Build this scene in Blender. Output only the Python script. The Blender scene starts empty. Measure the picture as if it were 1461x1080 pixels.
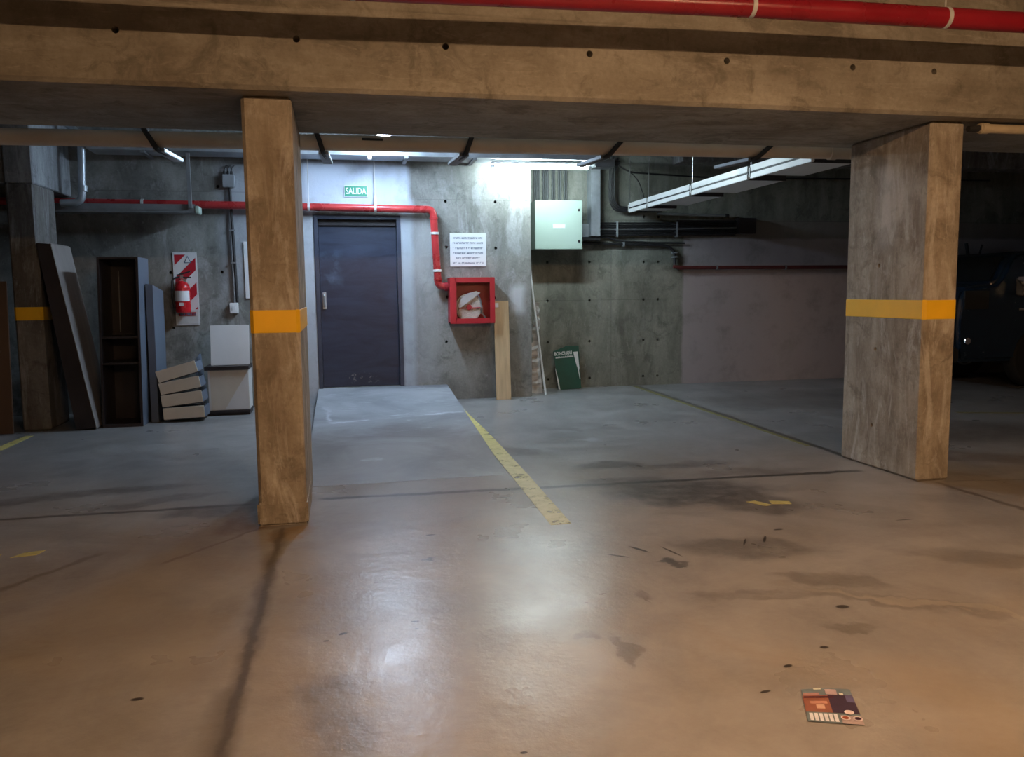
import bpy, bmesh, math, random
from mathutils import Vector, Matrix, noise as mnoise
random.seed(7)
SC = bpy.context.scene
COL = SC.collection
PI = math.pi

# ------------------------------------------------------------ camera, world, exposure
cam_d = bpy.data.cameras.new('camera'); cam = bpy.data.objects.new('camera', cam_d); COL.objects.link(cam)
SC.camera = cam
cam_d.sensor_width = 36.0; cam_d.sensor_fit = 'HORIZONTAL'
cam_d.lens = 1156.19 / 1461 * 36.0
cam_d.clip_start = 0.05; cam_d.clip_end = 100
PIT, ROL, YAW = 0.1065, -0.0114, 0.2072
F = Vector((math.sin(YAW)*math.cos(PIT), math.cos(YAW)*math.cos(PIT), -math.sin(PIT)))
R = Vector((math.cos(YAW), -math.sin(YAW), 0)); U = R.cross(F)
R2 = math.cos(ROL)*R + math.sin(ROL)*U; U2 = -math.sin(ROL)*R + math.cos(ROL)*U
cam.matrix_world = Matrix(((R2.x, U2.x, -F.x, 0), (R2.y, U2.y, -F.y, 0), (R2.z, U2.z, -F.z, 1.25), (0, 0, 0, 1)))

w = bpy.data.worlds.new('world'); SC.world = w; w.use_nodes = True
w.node_tree.nodes['Background'].inputs[0].default_value = (0.5, 0.45, 0.42, 1)
w.node_tree.nodes['Background'].inputs[1].default_value = 0.0
SC.view_settings.view_transform = 'Standard'; SC.view_settings.look = 'None'
SC.view_settings.exposure = 2.5; SC.view_settings.gamma = 1.0; SC.view_settings.use_curve_mapping = False
SC.cycles.max_bounces = 8; SC.cycles.diffuse_bounces = 5; SC.cycles.glossy_bounces = 4
SC.cycles.sample_clamp_indirect = 4.0
SC.cycles.use_denoising = True

WARM = (1.0, 0.62, 0.33); COOL = (0.78, 0.96, 1.0); BLUE = (0.60, 0.78, 1.0)
S_WARM, S_COOL, S_BLUE = 65.0, 29.0, 27.0

# ------------------------------------------------------------ materials
class NB:
    def __init__(s, name):
        s.m = bpy.data.materials.new(name); s.m.use_nodes = True; s.t = s.m.node_tree; s.n = s.t.nodes
        s.b = s.n['Principled BSDF']; s.tc = s.n.new('ShaderNodeTexCoord'); s.obj = s.tc.outputs['Object']
    def link(s, a, b): s.t.links.new(a, b)
    def put(s, sock, v):
        if isinstance(v, bpy.types.NodeSocket): s.link(v, sock)
        elif isinstance(v, (tuple, list)) and len(v) == 3 and sock.type == 'RGBA': sock.default_value = (*v, 1)
        else: sock.default_value = v
    def math(s, op, a, b=0.0, clamp=False):
        n = s.n.new('ShaderNodeMath'); n.operation = op; n.use_clamp = clamp
        s.put(n.inputs[0], a); s.put(n.inputs[1], b); return n.outputs[0]
    def mapr(s, v, a, b, c=0.0, d=1.0, smooth=False):
        n = s.n.new('ShaderNodeMapRange'); n.clamp = True
        if smooth: n.interpolation_type = 'SMOOTHSTEP'
        for i, x in enumerate((v, a, b, c, d)): s.put(n.inputs[i], x)
        return n.outputs[0]
    def mix(s, f, a, b, mode='MIX'):
        n = s.n.new('ShaderNodeMix'); n.data_type = 'RGBA'; n.blend_type = mode; n.clamp_factor = True
        s.put(n.inputs[0], f); s.put(n.inputs[6], a); s.put(n.inputs[7], b); return n.outputs[2]
    def scale(s, v, sc, off=(0, 0, 0), rot=(0, 0, 0)):
        n = s.n.new('ShaderNodeMapping'); s.put(n.inputs[0], v); n.inputs['Scale'].default_value = sc
        n.inputs['Location'].default_value = off; n.inputs['Rotation'].default_value = rot; return n.outputs[0]
    def noise(s, v, sc, det=5, rough=.55, dist=0.0, col=False):
        n = s.n.new('ShaderNodeTexNoise'); s.put(n.inputs['Vector'], v); n.inputs['Scale'].default_value = sc
        n.inputs['Detail'].default_value = det; n.inputs['Roughness'].default_value = rough; n.inputs['Distortion'].default_value = dist
        return n.outputs['Color' if col else 'Fac']
    def sep(s, v):
        n = s.n.new('ShaderNodeSeparateXYZ'); s.put(n.inputs[0], v); return n.outputs
    def wobble(s, v, sc, amt):
        n = s.n.new('ShaderNodeVectorMath'); n.operation = 'MULTIPLY_ADD'
        c = s.noise(v, sc, 4, col=True); s.put(n.inputs[0], c); n.inputs[1].default_value = (amt*2,)*3
        n2 = s.n.new('ShaderNodeVectorMath'); n2.operation = 'SUBTRACT'; s.put(n2.inputs[0], v); n2.inputs[1].default_value = (amt,)*3
        s.link(n2.outputs[0], n.inputs[2]); return n.outputs[0]
    def bump(s, h, strength=.3, dist=.01):
        n = s.n.new('ShaderNodeBump'); n.inputs['Strength'].default_value = strength; n.inputs['Distance'].default_value = dist
        s.put(n.inputs['Height'], h); s.link(n.outputs[0], s.b.inputs['Normal'])
    def out(s, col=None, rough=.6, metal=0.0, spec=None):
        if col is not None: s.put(s.b.inputs['Base Color'], col)
        s.put(s.b.inputs['Roughness'], rough); s.b.inputs['Metallic'].default_value = metal
        if spec is not None: s.b.inputs['Specular IOR Level'].default_value = spec
        return s.m
    def box(s, xyz, rng, soft=.02):
        f = None
        for ax, (a, b) in rng.items():
            i = 'xyz'.index(ax); v = xyz[i]
            g = s.math('MULTIPLY', s.mapr(v, a-soft, a+soft), s.mapr(v, b-soft, b+soft, 1, 0))
            f = g if f is None else s.math('MULTIPLY', f, g)
        return f

def plain(name, col, rough=.5, metal=0.0, var=.12, sc=8, spec=None, bump=0.0, stretch=(1, 1, 1)):
    s = NB(name); v = s.scale(s.obj, stretch)
    f = s.noise(v, sc, 4)
    c = s.mix(s.mapr(f, .3, .7), tuple(x*(1-var) for x in col), tuple(min(1, x*(1+var)) for x in col))
    if bump: s.bump(f, bump, .004)
    return s.out(c, s.mapr(f, .3, .7, max(0, rough-.06), min(1, rough+.06)), metal, spec)

def concrete(name, dark, lite, grain=(1, 1, 1), gs=3.0, gstr=.5, boards=None, holes_stain=False, patches=(), seams=(), rough=.85, blotch=1.3, pale=None):
    """grain: stretch of the board-mark streaks; boards=(axis, width) draws formwork board joints; patches are painted or plastered areas"""
    s = NB(name); P = s.sep(s.obj)
    big = s.noise(s.obj, blotch, 7, .62, .6)
    st = s.noise(s.scale(s.obj, grain), gs, 7, .62, .9)
    fine = s.noise(s.obj, 45, 3, .6)
    f = s.math('ADD', s.math('MULTIPLY', big, 1-gstr), s.math('MULTIPLY', st, gstr))
    c = s.mix(s.mapr(f, .41, .59), dark, lite)
    gr = s.noise(s.scale(s.obj, grain, (5, 5, 5)), gs*7, 6, .75, .5)
    c = s.mix(s.mapr(gr, .58, .72, 0, .4), c, tuple(min(1, x*1.35) for x in lite)); c = s.mix(s.mapr(gr, .42, .30, 0, .4), c, tuple(x*.6 for x in dark))
    mid = s.noise(s.wobble(s.obj, 2.5, .2), 4.5, 6, .7, .8)
    c = s.mix(s.mapr(mid, .52, .66, 0, .62), c, tuple(x*.6 for x in dark))
    if pale:
        pl = s.noise(s.scale(s.obj, grain, (3.1, 1.7, .4)), gs*.8, 6, .7, 1.4)
        c = s.mix(s.mapr(pl, .54, .64, 0, .62), c, pale)
        pf = s.noise(s.scale(s.obj, grain, (7.7, 2.2, 3.4)), gs*3.2, 5, .7, 2.2)
        c = s.mix(s.mapr(pf, .60, .68, 0, .45), c, pale)
    c = s.mix(s.mapr(fine, .3, .7, 0, .25), c, tuple(x*.5 for x in dark))
    if boards:
        ax, wd = boards; v = P['xyz'.index(ax)]
        q = s.math('FRACT', s.math('DIVIDE', s.math('ADD', v, 20.0), wd))
        ln = s.math('MULTIPLY', s.mapr(q, 0, .03, 1, 0), s.mapr(s.noise(s.obj, 2, 3), .4, .6))
        c = s.mix(s.math('MULTIPLY', ln, .35), c, tuple(x*.35 for x in dark))
    wob = s.sep(s.wobble(s.obj, 3.0, .035))
    for rng, col, amt, soft in patches:
        m = s.box(wob, rng, soft)
        n = s.noise(s.obj, 3.0, 6, .7)
        c = s.mix(s.math('MULTIPLY', s.math('MULTIPLY', m, amt), s.mapr(n, .3, .5, .55, 1)), c, col)
    for rng in seams:
        c = s.mix(s.math('MULTIPLY', s.box(P, rng, .004), .5), c, tuple(x*.4 for x in dark))
    s.bump(s.math('ADD', s.math('MULTIPLY', st, .6), s.math('MULTIPLY', fine, .25)), .45, .012)
    return s.out(c, rough, 0, .3)

MT = {}
MT['beam'] = concrete('beam_concrete', (.22, .19, .15), (.38, .345, .29), (.35, 1, 1.6), 2.2, .45, ('z', .42), blotch=1.6, pale=(.45, .41, .35))
MT['pillar'] = concrete('pillar_concrete', (.24, .195, .15), (.44, .38, .305), (2.2, 2.2, .5), 3.6, .5, None, blotch=3.2, pale=(.56, .51, .45),
    patches=[({'x': (-.41, -.28), 'y': (4.4, 4.5), 'z': (.45, 1.0)}, (.15, .105, .07), .6, .05), ({'x': (-.41, -.29), 'y': (4.4, 4.5), 'z': (1.2, 2.12)}, (.17, .125, .08), .5, .05), ({'x': (3.5, 3.62), 'y': (4.55, 4.9), 'z': (1.7, 2.0)}, (.50, .46, .42), .4, .12), ({'x': (3.5, 3.62), 'y': (4.8, 4.95), 'z': (1.5, 2.1)}, (.58, .54, .5), .55, .06), ({'x': (3.5, 3.62), 'y': (4.9, 5.25), 'z': (.5, 1.0)}, (.17, .14, .115), .4, .12)])
MT['pillar_dark'] = concrete('shaded_pillar_concrete', (.11, .10, .09), (.22, .21, .20), (2.2, 2.2, .4), 3.0, .55, None, pale=(.34, .35, .36))  # concrete darkened, the shade of the corner is in its colour
MT['haunch'] = concrete('lit_haunch_concrete', (.22, .23, .24), (.38, .40, .42), (2.4, 2.4, .3), 3.2, .7, None, pale=(.5, .52, .55))  # same concrete with the bluish lamp light put into its colour
WHITE_P = (.50, .56, .66)
MT['wall'] = concrete('wall_concrete', (.15, .15, .138), (.30, .30, .28), (1.3, 1, .6), 2.0, .5, None, blotch=1.1, pale=(.38, .39, .39),
    patches=[({'x': (-.52, .80), 'z': (2.2, 2.70)}, WHITE_P, .95, .03), ({'x': (-1.22, -.3), 'z': (1.25, 2.66)}, (.40, .44, .50), .6, .10),
             ({'x': (-.5, -.24), 'z': (-.1, 2.3)}, (.42, .45, .49), .85, .03), ({'x': (.70, .84), 'z': (.15, 2.3)}, (.40, .44, .5), .8, .03),
             ({'x': (1.98, 2.14), 'z': (1.0, 1.32)}, (.50, .52, .55), .8, .04), ({'x': (.84, 1.1), 'z': (.2, 2.1)}, (.34, .35, .36), .5, .08)],
    seams=[{'x': (-2.5, -.5), 'z': (2.36, 2.366)}, {'x': (.9, 2.22), 'z': (2.305, 2.311)}])
MT['wall_recess'] = concrete('recess_concrete', (.15, .155, .13), (.28, .285, .245), (1.5, 1, .45), 2.2, .6, None, blotch=1.0, pale=(.27, .28, .26),
    patches=[({'x': (4.45, 12.5), 'z': (-.1, 1.93)}, (.40, .355, .37), .93, .02), ({'x': (4.45, 12.5), 'z': (1.93, 2.16)}, (.22, .19, .175), .8, .02)],
    seams=[{'x': (3.45, 3.456), 'z': (0, 1.8)}, {'x': (2.2, 12), 'z': (2.15, 2.157)}, {'x': (2.3, 4.4), 'z': (1.13, 1.136)}])
MT['ceiling'] = concrete('ceiling_concrete', (.20, .19, .18), (.33, .32, .30), (1, 1, 1), 2, .4, ('x', .6))

# floor: painted screed, worn and stained
def make_floor_mat():
    s = NB('worn_grey_floor'); P = s.sep(s.obj)
    big = s.noise(s.obj, .55, 8, .6, .5); mid = s.noise(s.scale(s.obj, (1, .8, 1), (4, 2, 0)), 2.2, 8, .68, .9)
    fine = s.noise(s.obj, 28, 5, .65); tiny = s.noise(s.obj, 120, 3, .6)
    f = s.math('ADD', s.math('MULTIPLY', big, .55), s.math('MULTIPLY', mid, .45))
    c = s.mix(s.mapr(f, .38, .62), (.225, .20, .185), (.36, .33, .305))
    spots = s.noise(s.obj, 7.5, 5, .6, .5)
    c = s.mix(s.mapr(spots, .56, .76, 0, .12), c, (.15, .125, .10))
    lg = s.noise(s.scale(s.obj, (.8, 1.3, 1), (2.2, 7.1, 0)), .9, 6, .6, 1.2)
    c = s.mix(s.mapr(lg, .50, .66, 0, .42), c, (.16, .135, .115)); c = s.mix(s.mapr(lg, .46, .34, 0, .30), c, (.44, .41, .38))
    c = s.mix(s.mapr(fine, .35, .75, 0, .22), c, (.40, .37, .33))
    ochre = s.noise(s.scale(s.obj, (1, 1, 1), (9, 4, 0)), 1.1, 5, .6, .6)
    c = s.mix(s.mapr(ochre, .5, .68, 0, .35), c, (.30, .22, .14))
    # grey painted film, most of it left towards the bays
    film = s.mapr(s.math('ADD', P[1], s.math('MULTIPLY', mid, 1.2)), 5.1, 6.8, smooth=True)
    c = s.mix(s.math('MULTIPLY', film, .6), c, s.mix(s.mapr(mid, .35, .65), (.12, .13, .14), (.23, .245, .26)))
    W2 = s.wobble(s.wobble(s.obj, 2.6, .20), 9.0, .06); SN = s.mapr(s.noise(s.obj, 8, 5, .7), .36, .56, .55, 1.0); W3 = s.wobble(s.obj, 9.0, .03)
    def blob(x, y, rx, ry, amt, col, rot=0.0, v=None, soft=.45):
        nonlocal c
        n = s.n.new('ShaderNodeMapping'); n.vector_type = 'TEXTURE'; s.put(n.inputs[0], v or W2)
        n.inputs['Location'].default_value = (x, y, 0); n.inputs['Rotation'].default_value = (0, 0, rot); n.inputs['Scale'].default_value = (rx, ry, 1000)
        l = s.n.new('ShaderNodeVectorMath'); l.operation = 'LENGTH'; s.link(n.outputs[0], l.inputs[0])
        m = s.mapr(l.outputs['Value'], 1-soft, 1+soft*.3, min(1, amt*1.45), 0, smooth=True)
        if v is None: m = s.math('MULTIPLY', m, SN)
        c = s.mix(m, c, col)
    D = (.06, .052, .048); DB = (.10, .08, .065)
    for b in [(2.1, 4.62, .62, .34, .62, D), (1.75, 4.95, .35, .16, .4, D), (2.35, 4.25, .25, .25, .4, D), (1.9, 3.5, .40, .20, .38, D, -.5), (1.88, 5.5, .32, .14, .5, D),
              (2.35, 5.35, .5, .12, .35, D), (1.35, 6.1, .16, .2, .45, D), (2.0, 7.0, .14, .14, .35, D), (-1.75, 5.5, .9, .12, .35, D, .15), (-.85, 4.85, .3, .14, .45, D), (-1.1, 5.2, .4, .1, .3, D, .4),
              (2.15, 2.75, .5, .07, .34, DB, -.62), (2.05, 3.0, .28, .08, .35, DB, -.5), (2.9, 3.1, .55, .12, .28, DB, -.6), (1.65, 2.95, .3, .07, .3, DB, -.3), (1.2, 3.02, .06, .03, .5, DB),
              (1.8, 2.52, .10, .035, .4, DB, .2), (.95, 2.62, .035, .12, .4, DB), (.84, 2.72, .08, .03, .4, DB), (2.7, 5.0, .6, .12, .25, D), (-.52, 4.62, .16, .26, .6, (.16, .09, .04), -.5),
              (-.3, 4.33, .13, .14, .5, (.26, .15, .05)), (4.6, 5.0, .9, .25, .4, (.12, .08, .05), -.6), (5.2, 6.0, 1.0, .6, .5, (.10, .08, .065)), (5.5, 8.2, 1.8, .9, .35, D),
              (-.05, 2.35, .12, .3, .3, D), (.35, 3.7, .05, .018, .8, D), (1.45, 3.4, .07, .025, .6, D)]:
        blob(*b)
    for b in [(2.45, 2.55, .85, .035, .35, (.42, .36, .29), -.62), (2.04, 6.5, .1, .06, .5, (.36, .38, .4)), (1.95, 6.95, .08, .05, .4, (.36, .38, .4)), (.75, 2.95, .22, .3, .25, (.42, .42, .42))]:  # pale marks; the last paints the tube lamp's reflection on the floor
        blob(*b)
    for x, y, rx, ry, rot in [(1.38, 3.62, .012, .07, .5), (1.25, 3.55, .01, .06, .9), (1.52, 3.55, .007, .09, .25), (.95, 4.75, .05, .012, -.5), (-.03, 2.95, .02, .01, .4), (-.09, 2.9, .012, .007, 0), (.24, 3.0, .02, .007, 0), (.24, 2.93, .01, .006, 0),
                              (.45, 2.04, .012, .007, 0), (-.66, 2.6, .022, .012, 0), (1.42, 2.34, .02, .01, .3), (1.62, 2.44, .018, .012, 0), (1.9, 2.75, .03, .02, 0), (1.26, 2.2, .022, .008, .2), (2.95, 3.75, .06, .008, 0), (2.2, 3.75, .03, .01, 0),
                              (2.05, 3.62, .06, .008, 1.0), (1.93, 3.6, .06, .006, 1.0), (.42, 4.1, .03, .012, .1), (-.1, 6.9, .07, .02, 0), (-1.05, 6.9, .05, .02, 0)]:
        blob(x, y, rx, ry, .85, (.045, .035, .03), rot, s.obj, .3)
    # joints and cracks: (x0,y0,x1,y1,width,strength,dirt width)
    def line(x0, y0, x1, y1, wd, amt, col, v=None):
        nonlocal c
        dx, dy = x1-x0, y1-y0; L = math.hypot(dx, dy)
        n = s.n.new('ShaderNodeMapping'); n.vector_type = 'TEXTURE'; s.put(n.inputs[0], v or W3)
        n.inputs['Location'].default_value = (x0, y0, 0); n.inputs['Rotation'].default_value = (0, 0, math.atan2(dy, dx))
        p = s.sep(n.outputs[0])
        m = s.math('MULTIPLY', s.mapr(s.math('ABSOLUTE', p[1]), wd*.35, wd, amt, 0), s.math('MULTIPLY', s.mapr(p[0], -.03, .03), s.mapr(p[0], L-.03, L+.03, 1, 0)))
        c = s.mix(m, c, col)
    line(-.15, 5.0, 3.47, 4.86, .042, .9, (.05, .045, .04)); line(-6, 5.0, -.5, 4.98, .034, .7, (.06, .05, .045))
    W4 = s.wobble(s.obj, 5.0, .05)
    line(-.345, 4.4, -.385, -2, .05, .5, (.10, .075, .055), W4); line(-.345, 4.42, -.385, -2, .022, .6, (.055, .04, .03))
    line(-.36, 3.9, -.37, 3.2, .05, .35, (.1, .08, .07), W4); line(-.38, 2.6, -.385, 1.6, .075, .4, (.1, .08, .06), W4)
    line(3.80, 10.1, 3.66, 5.3, .045, .9, (.06, .055, .045)); line(3.72, 4.46, 3.78, 0, .03, .6, (.08, .06, .045)); line(5.2, 4.2, 3.85, 4.45, .012, .5, (.08, .06, .045))
    line(-.46, 4.45, -.85, 3.95, .018, .5, (.11, .06, .035)); line(-1.18, 4.2, -1.75, 3.3, .03, .5, (.12, .085, .05), W4)
    r = s.mapr(s.noise(s.obj, 1.6, 4, .6), .35, .65, .27, .37)
    s.bump(s.math('ADD', s.math('MULTIPLY', fine, .3), s.math('MULTIPLY', s.noise(s.obj, 6, 5, .6), 1.2)), .22, .012)
    return s.out(c, r, 0, .42)
MT['floor'] = make_floor_mat()

def make_ramp_mat():
    s = NB('ramp_screed'); P = s.sep(s.obj)
    n = s.noise(s.scale(s.obj, (.6, 1.7, 1)), 5, 8, .75, 1.2); b = s.noise(s.obj, 1.3, 6, .6, .6)
    c = s.mix(s.mapr(b, .38, .62), (.15, .135, .13), (.25, .235, .23))
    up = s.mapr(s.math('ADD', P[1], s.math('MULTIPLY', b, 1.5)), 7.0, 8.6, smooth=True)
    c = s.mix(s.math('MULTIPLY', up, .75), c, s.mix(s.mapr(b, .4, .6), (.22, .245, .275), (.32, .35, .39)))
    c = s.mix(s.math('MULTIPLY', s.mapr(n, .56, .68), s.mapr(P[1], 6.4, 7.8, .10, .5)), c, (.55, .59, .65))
    wob = s.sep(s.wobble(s.obj, 3.5, .16))
    k = s.noise(s.scale(s.obj, (1, .3, 1)), 2.3, 4)
    for rng in ({'x': (-.12, .25), 'y': (7.42, 7.47)}, {'x': (.45, 1.12), 'y': (7.62, 7.66)}, {'x': (-.16, -.12), 'y': (7.5, 8.2)}, {'x': (.1, .3), 'y': (5.98, 6.02)}):
        c = s.mix(s.math('MULTIPLY', s.box(wob, rng, .02), s.mapr(k, .42, .55, .1, .7)), c, (.6, .64, .7))
    s.bump(n, .2, .006)
    return s.out(c, .4, 0, .4)
MT['ramp'] = make_ramp_mat()
def make_paint():
    s = NB('worn_yellow_paint'); n = s.noise(s.obj, 14, 6, .7)
    c = s.mix(s.mapr(n, .35, .65), (.46, .39, .12), (.62, .53, .20)); s.out(c, .45)
    tr = s.n.new('ShaderNodeBsdfTransparent'); mx = s.n.new('ShaderNodeMixShader')
    s.link(s.mapr(s.noise(s.obj, 9, 6, .7), .34, .44), mx.inputs[0]); s.link(tr.outputs[0], mx.inputs[1]); s.link(s.b.outputs[0], mx.inputs[2])
    s.link(mx.outputs[0], s.n['Material Output'].inputs[0]); return s.m
MT['paint'] = make_paint()
MT['paint_old'] = plain('faded_olive_line_paint', (.19, .175, .07), .5, var=.3, sc=12)
MT['band'] = plain('yellow_band_paint', (.90, .50, .012), .5, var=.06, sc=5)
MT['door'] = None
def make_door_mat():
    s = NB('scuffed_navy_steel'); P = s.sep(s.obj)
    n = s.noise(s.scale(s.obj, (.5, 1, 2.2)), 3, 6, .65, .8)
    c = s.mix(s.mapr(n, .35, .65), (.016, .020, .036), (.030, .038, .066))
    m = s.math('MULTIPLY', s.box(s.sep(s.wobble(s.obj, 8, .05)), {'x': (-.2, .0), 'z': (1.35, 1.72)}, .05), s.mapr(s.noise(s.obj, 5, 5), .42, .6))
    c = s.mix(s.math('MULTIPLY', m, .5), c, (.12, .17, .24))
    m2 = s.math('MULTIPLY', s.box(P, {'x': (.05, .4), 'z': (.24, .34)}, .03), s.mapr(s.noise(s.obj, 28, 4), .58, .66))
    c = s.mix(s.math('MULTIPLY', m2, .8), c, (.2, .19, .18))
    return s.out(c, s.mapr(n, .3, .7, .32, .5), 0, .4)
MT['door'] = make_door_mat()
MT['frame'] = plain('navy_door_frame', (.035, .042, .065), .4)
MT['steel'] = plain('brushed_steel', (.55, .56, .57), .35, 1.0)
MT['galv'] = plain('galvanised_steel', (.42, .46, .50), .42, .6, var=.2, sc=6)
MT['galv_dull'] = plain('dull_grey_metal', (.20, .21, .22), .5, .2, var=.2, sc=6)
MT['conduit_grey'] = plain('weathered_conduit_grey', (.07, .075, .075), .55, .2)
MT['dark'] = plain('dark_rubber', (.02, .02, .022), .6)
MT['cable'] = plain('black_cable', (.018, .018, .020), .45)
MT['red'] = plain('red_pipe_enamel', (.27, .010, .020), .3, var=.12, sc=4)
MT['red_wall'] = plain('red_wall_pipe_enamel', (.36, .028, .030), .3, var=.15, sc=5)
MT['red_dull'] = plain('dusty_red_enamel', (.10, .022, .022), .5, var=.2)
MT['red_box'] = plain('red_cabinet_enamel', (.42, .012, .03), .35, var=.08)
MT['white'] = plain('white_enamel', (.72, .74, .75), .4, var=.05)
MT['strap'] = plain('pale_strap', (.55, .55, .54), .45, var=.1)
MT['tan'] = plain('tan_pipe_paint', (.62, .52, .42), .5, var=.12, sc=3)
MT['cream'] = plain('cream_pipe_plastic', (.52, .43, .30), .45, var=.1)
MT['panelgreen'] = plain('pale_green_enamel', (.38, .48, .42), .4, var=.03, sc=2)
MT['black_wood'] = plain('black_laminate', (.026, .021, .024), .45, var=.3, sc=3)
MT['brown_wood'] = plain('brown_grey_laminate', (.27, .25, .24), .5, var=.25, sc=3, stretch=(3, 3, .4))
MT['blue_lam'] = plain('blue_grey_laminate', (.10, .125, .17), .5, var=.15, sc=3)
MT['edge'] = plain('pale_edge_strip', (.30, .29, .28), .5)
MT['melamine'] = plain('white_melamine', (.62, .62, .62), .4, var=.04, sc=3)
MT['cream_board'] = plain('cream_drawer_front', (.58, .53, .45), .45, var=.06, sc=5)
MT['wood'] = plain('raw_pine', (.50, .37, .22), .55, var=.16, sc=4, stretch=(6, 6, .35), bump=.1)
MT['cardboard'] = plain('brown_cardboard', (.10, .055, .03), .75, var=.2, sc=2)
MT['sign_green'] = plain('sign_green', (.0, .21, .11), .4, var=.04)
MT['board_green'] = plain('dark_green_board', (.008, .075, .055), .4, var=.15)
MT['sign_white'] = plain('sign_white', (.66, .68, .70), .5, var=.02)
MT['ink'] = plain('blue_black_ink', (.10, .13, .20), .6, var=.1)
MT['ext_red'] = plain('extinguisher_red', (.45, .012, .018), .25, var=.05)
MT['hose'] = plain('flat_hose_canvas', (.72, .68, .62), .75, var=.18, sc=14)
MT['debris'] = plain('crumpled_white_sheet', (.74, .74, .74), .7, var=.3, sc=9, bump=.6)
MT['hole'] = plain('dark_recess', (.02, .018, .016), .9)
MT['car_blue'] = plain('dark_blue_car_paint', (.007, .020, .042), .22, var=.1, spec=.6)
MT['car_glass'] = plain('dark_car_glass', (.012, .014, .016), .08, spec=.7)
MT['tyre'] = plain('tyre_rubber', (.015, .015, .015), .8)
MT['chrome'] = plain('chrome_trim', (.7, .7, .7), .12, 1.0)
def make_striped():
    s = NB('red_white_diagonal_board'); P = s.sep(s.obj)
    q = s.math('FRACT', s.math('DIVIDE', s.math('ADD', s.math('SUBTRACT', P[2], P[0]), -3.31+2.65), .265))
    m = s.math('LESS_THAN', q, .5)
    edge = s.box(P, {'x': (-1.735, -1.52), 'z': (1.10, 1.69)}, .001)
    c = s.mix(s.math('MULTIPLY', m, edge), (.66, .67, .68), (.42, .015, .03))
    return s.out(c, .4)
MT['stripe'] = make_striped()
def emis(name, col, st):
    s = NB(name); s.b.inputs['Base Color'].default_value = (.9, .9, .9, 1)
    s.b.inputs['Emission Color'].default_value = (*col, 1); s.b.inputs['Emission Strength'].default_value = st; return s.m
MT['e_warm'] = emis('warm_tube', WARM, S_WARM); MT['e_cool'] = emis('cool_tube', COOL, S_COOL); MT['e_blue'] = emis('bluish_tube', BLUE, S_BLUE)

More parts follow.
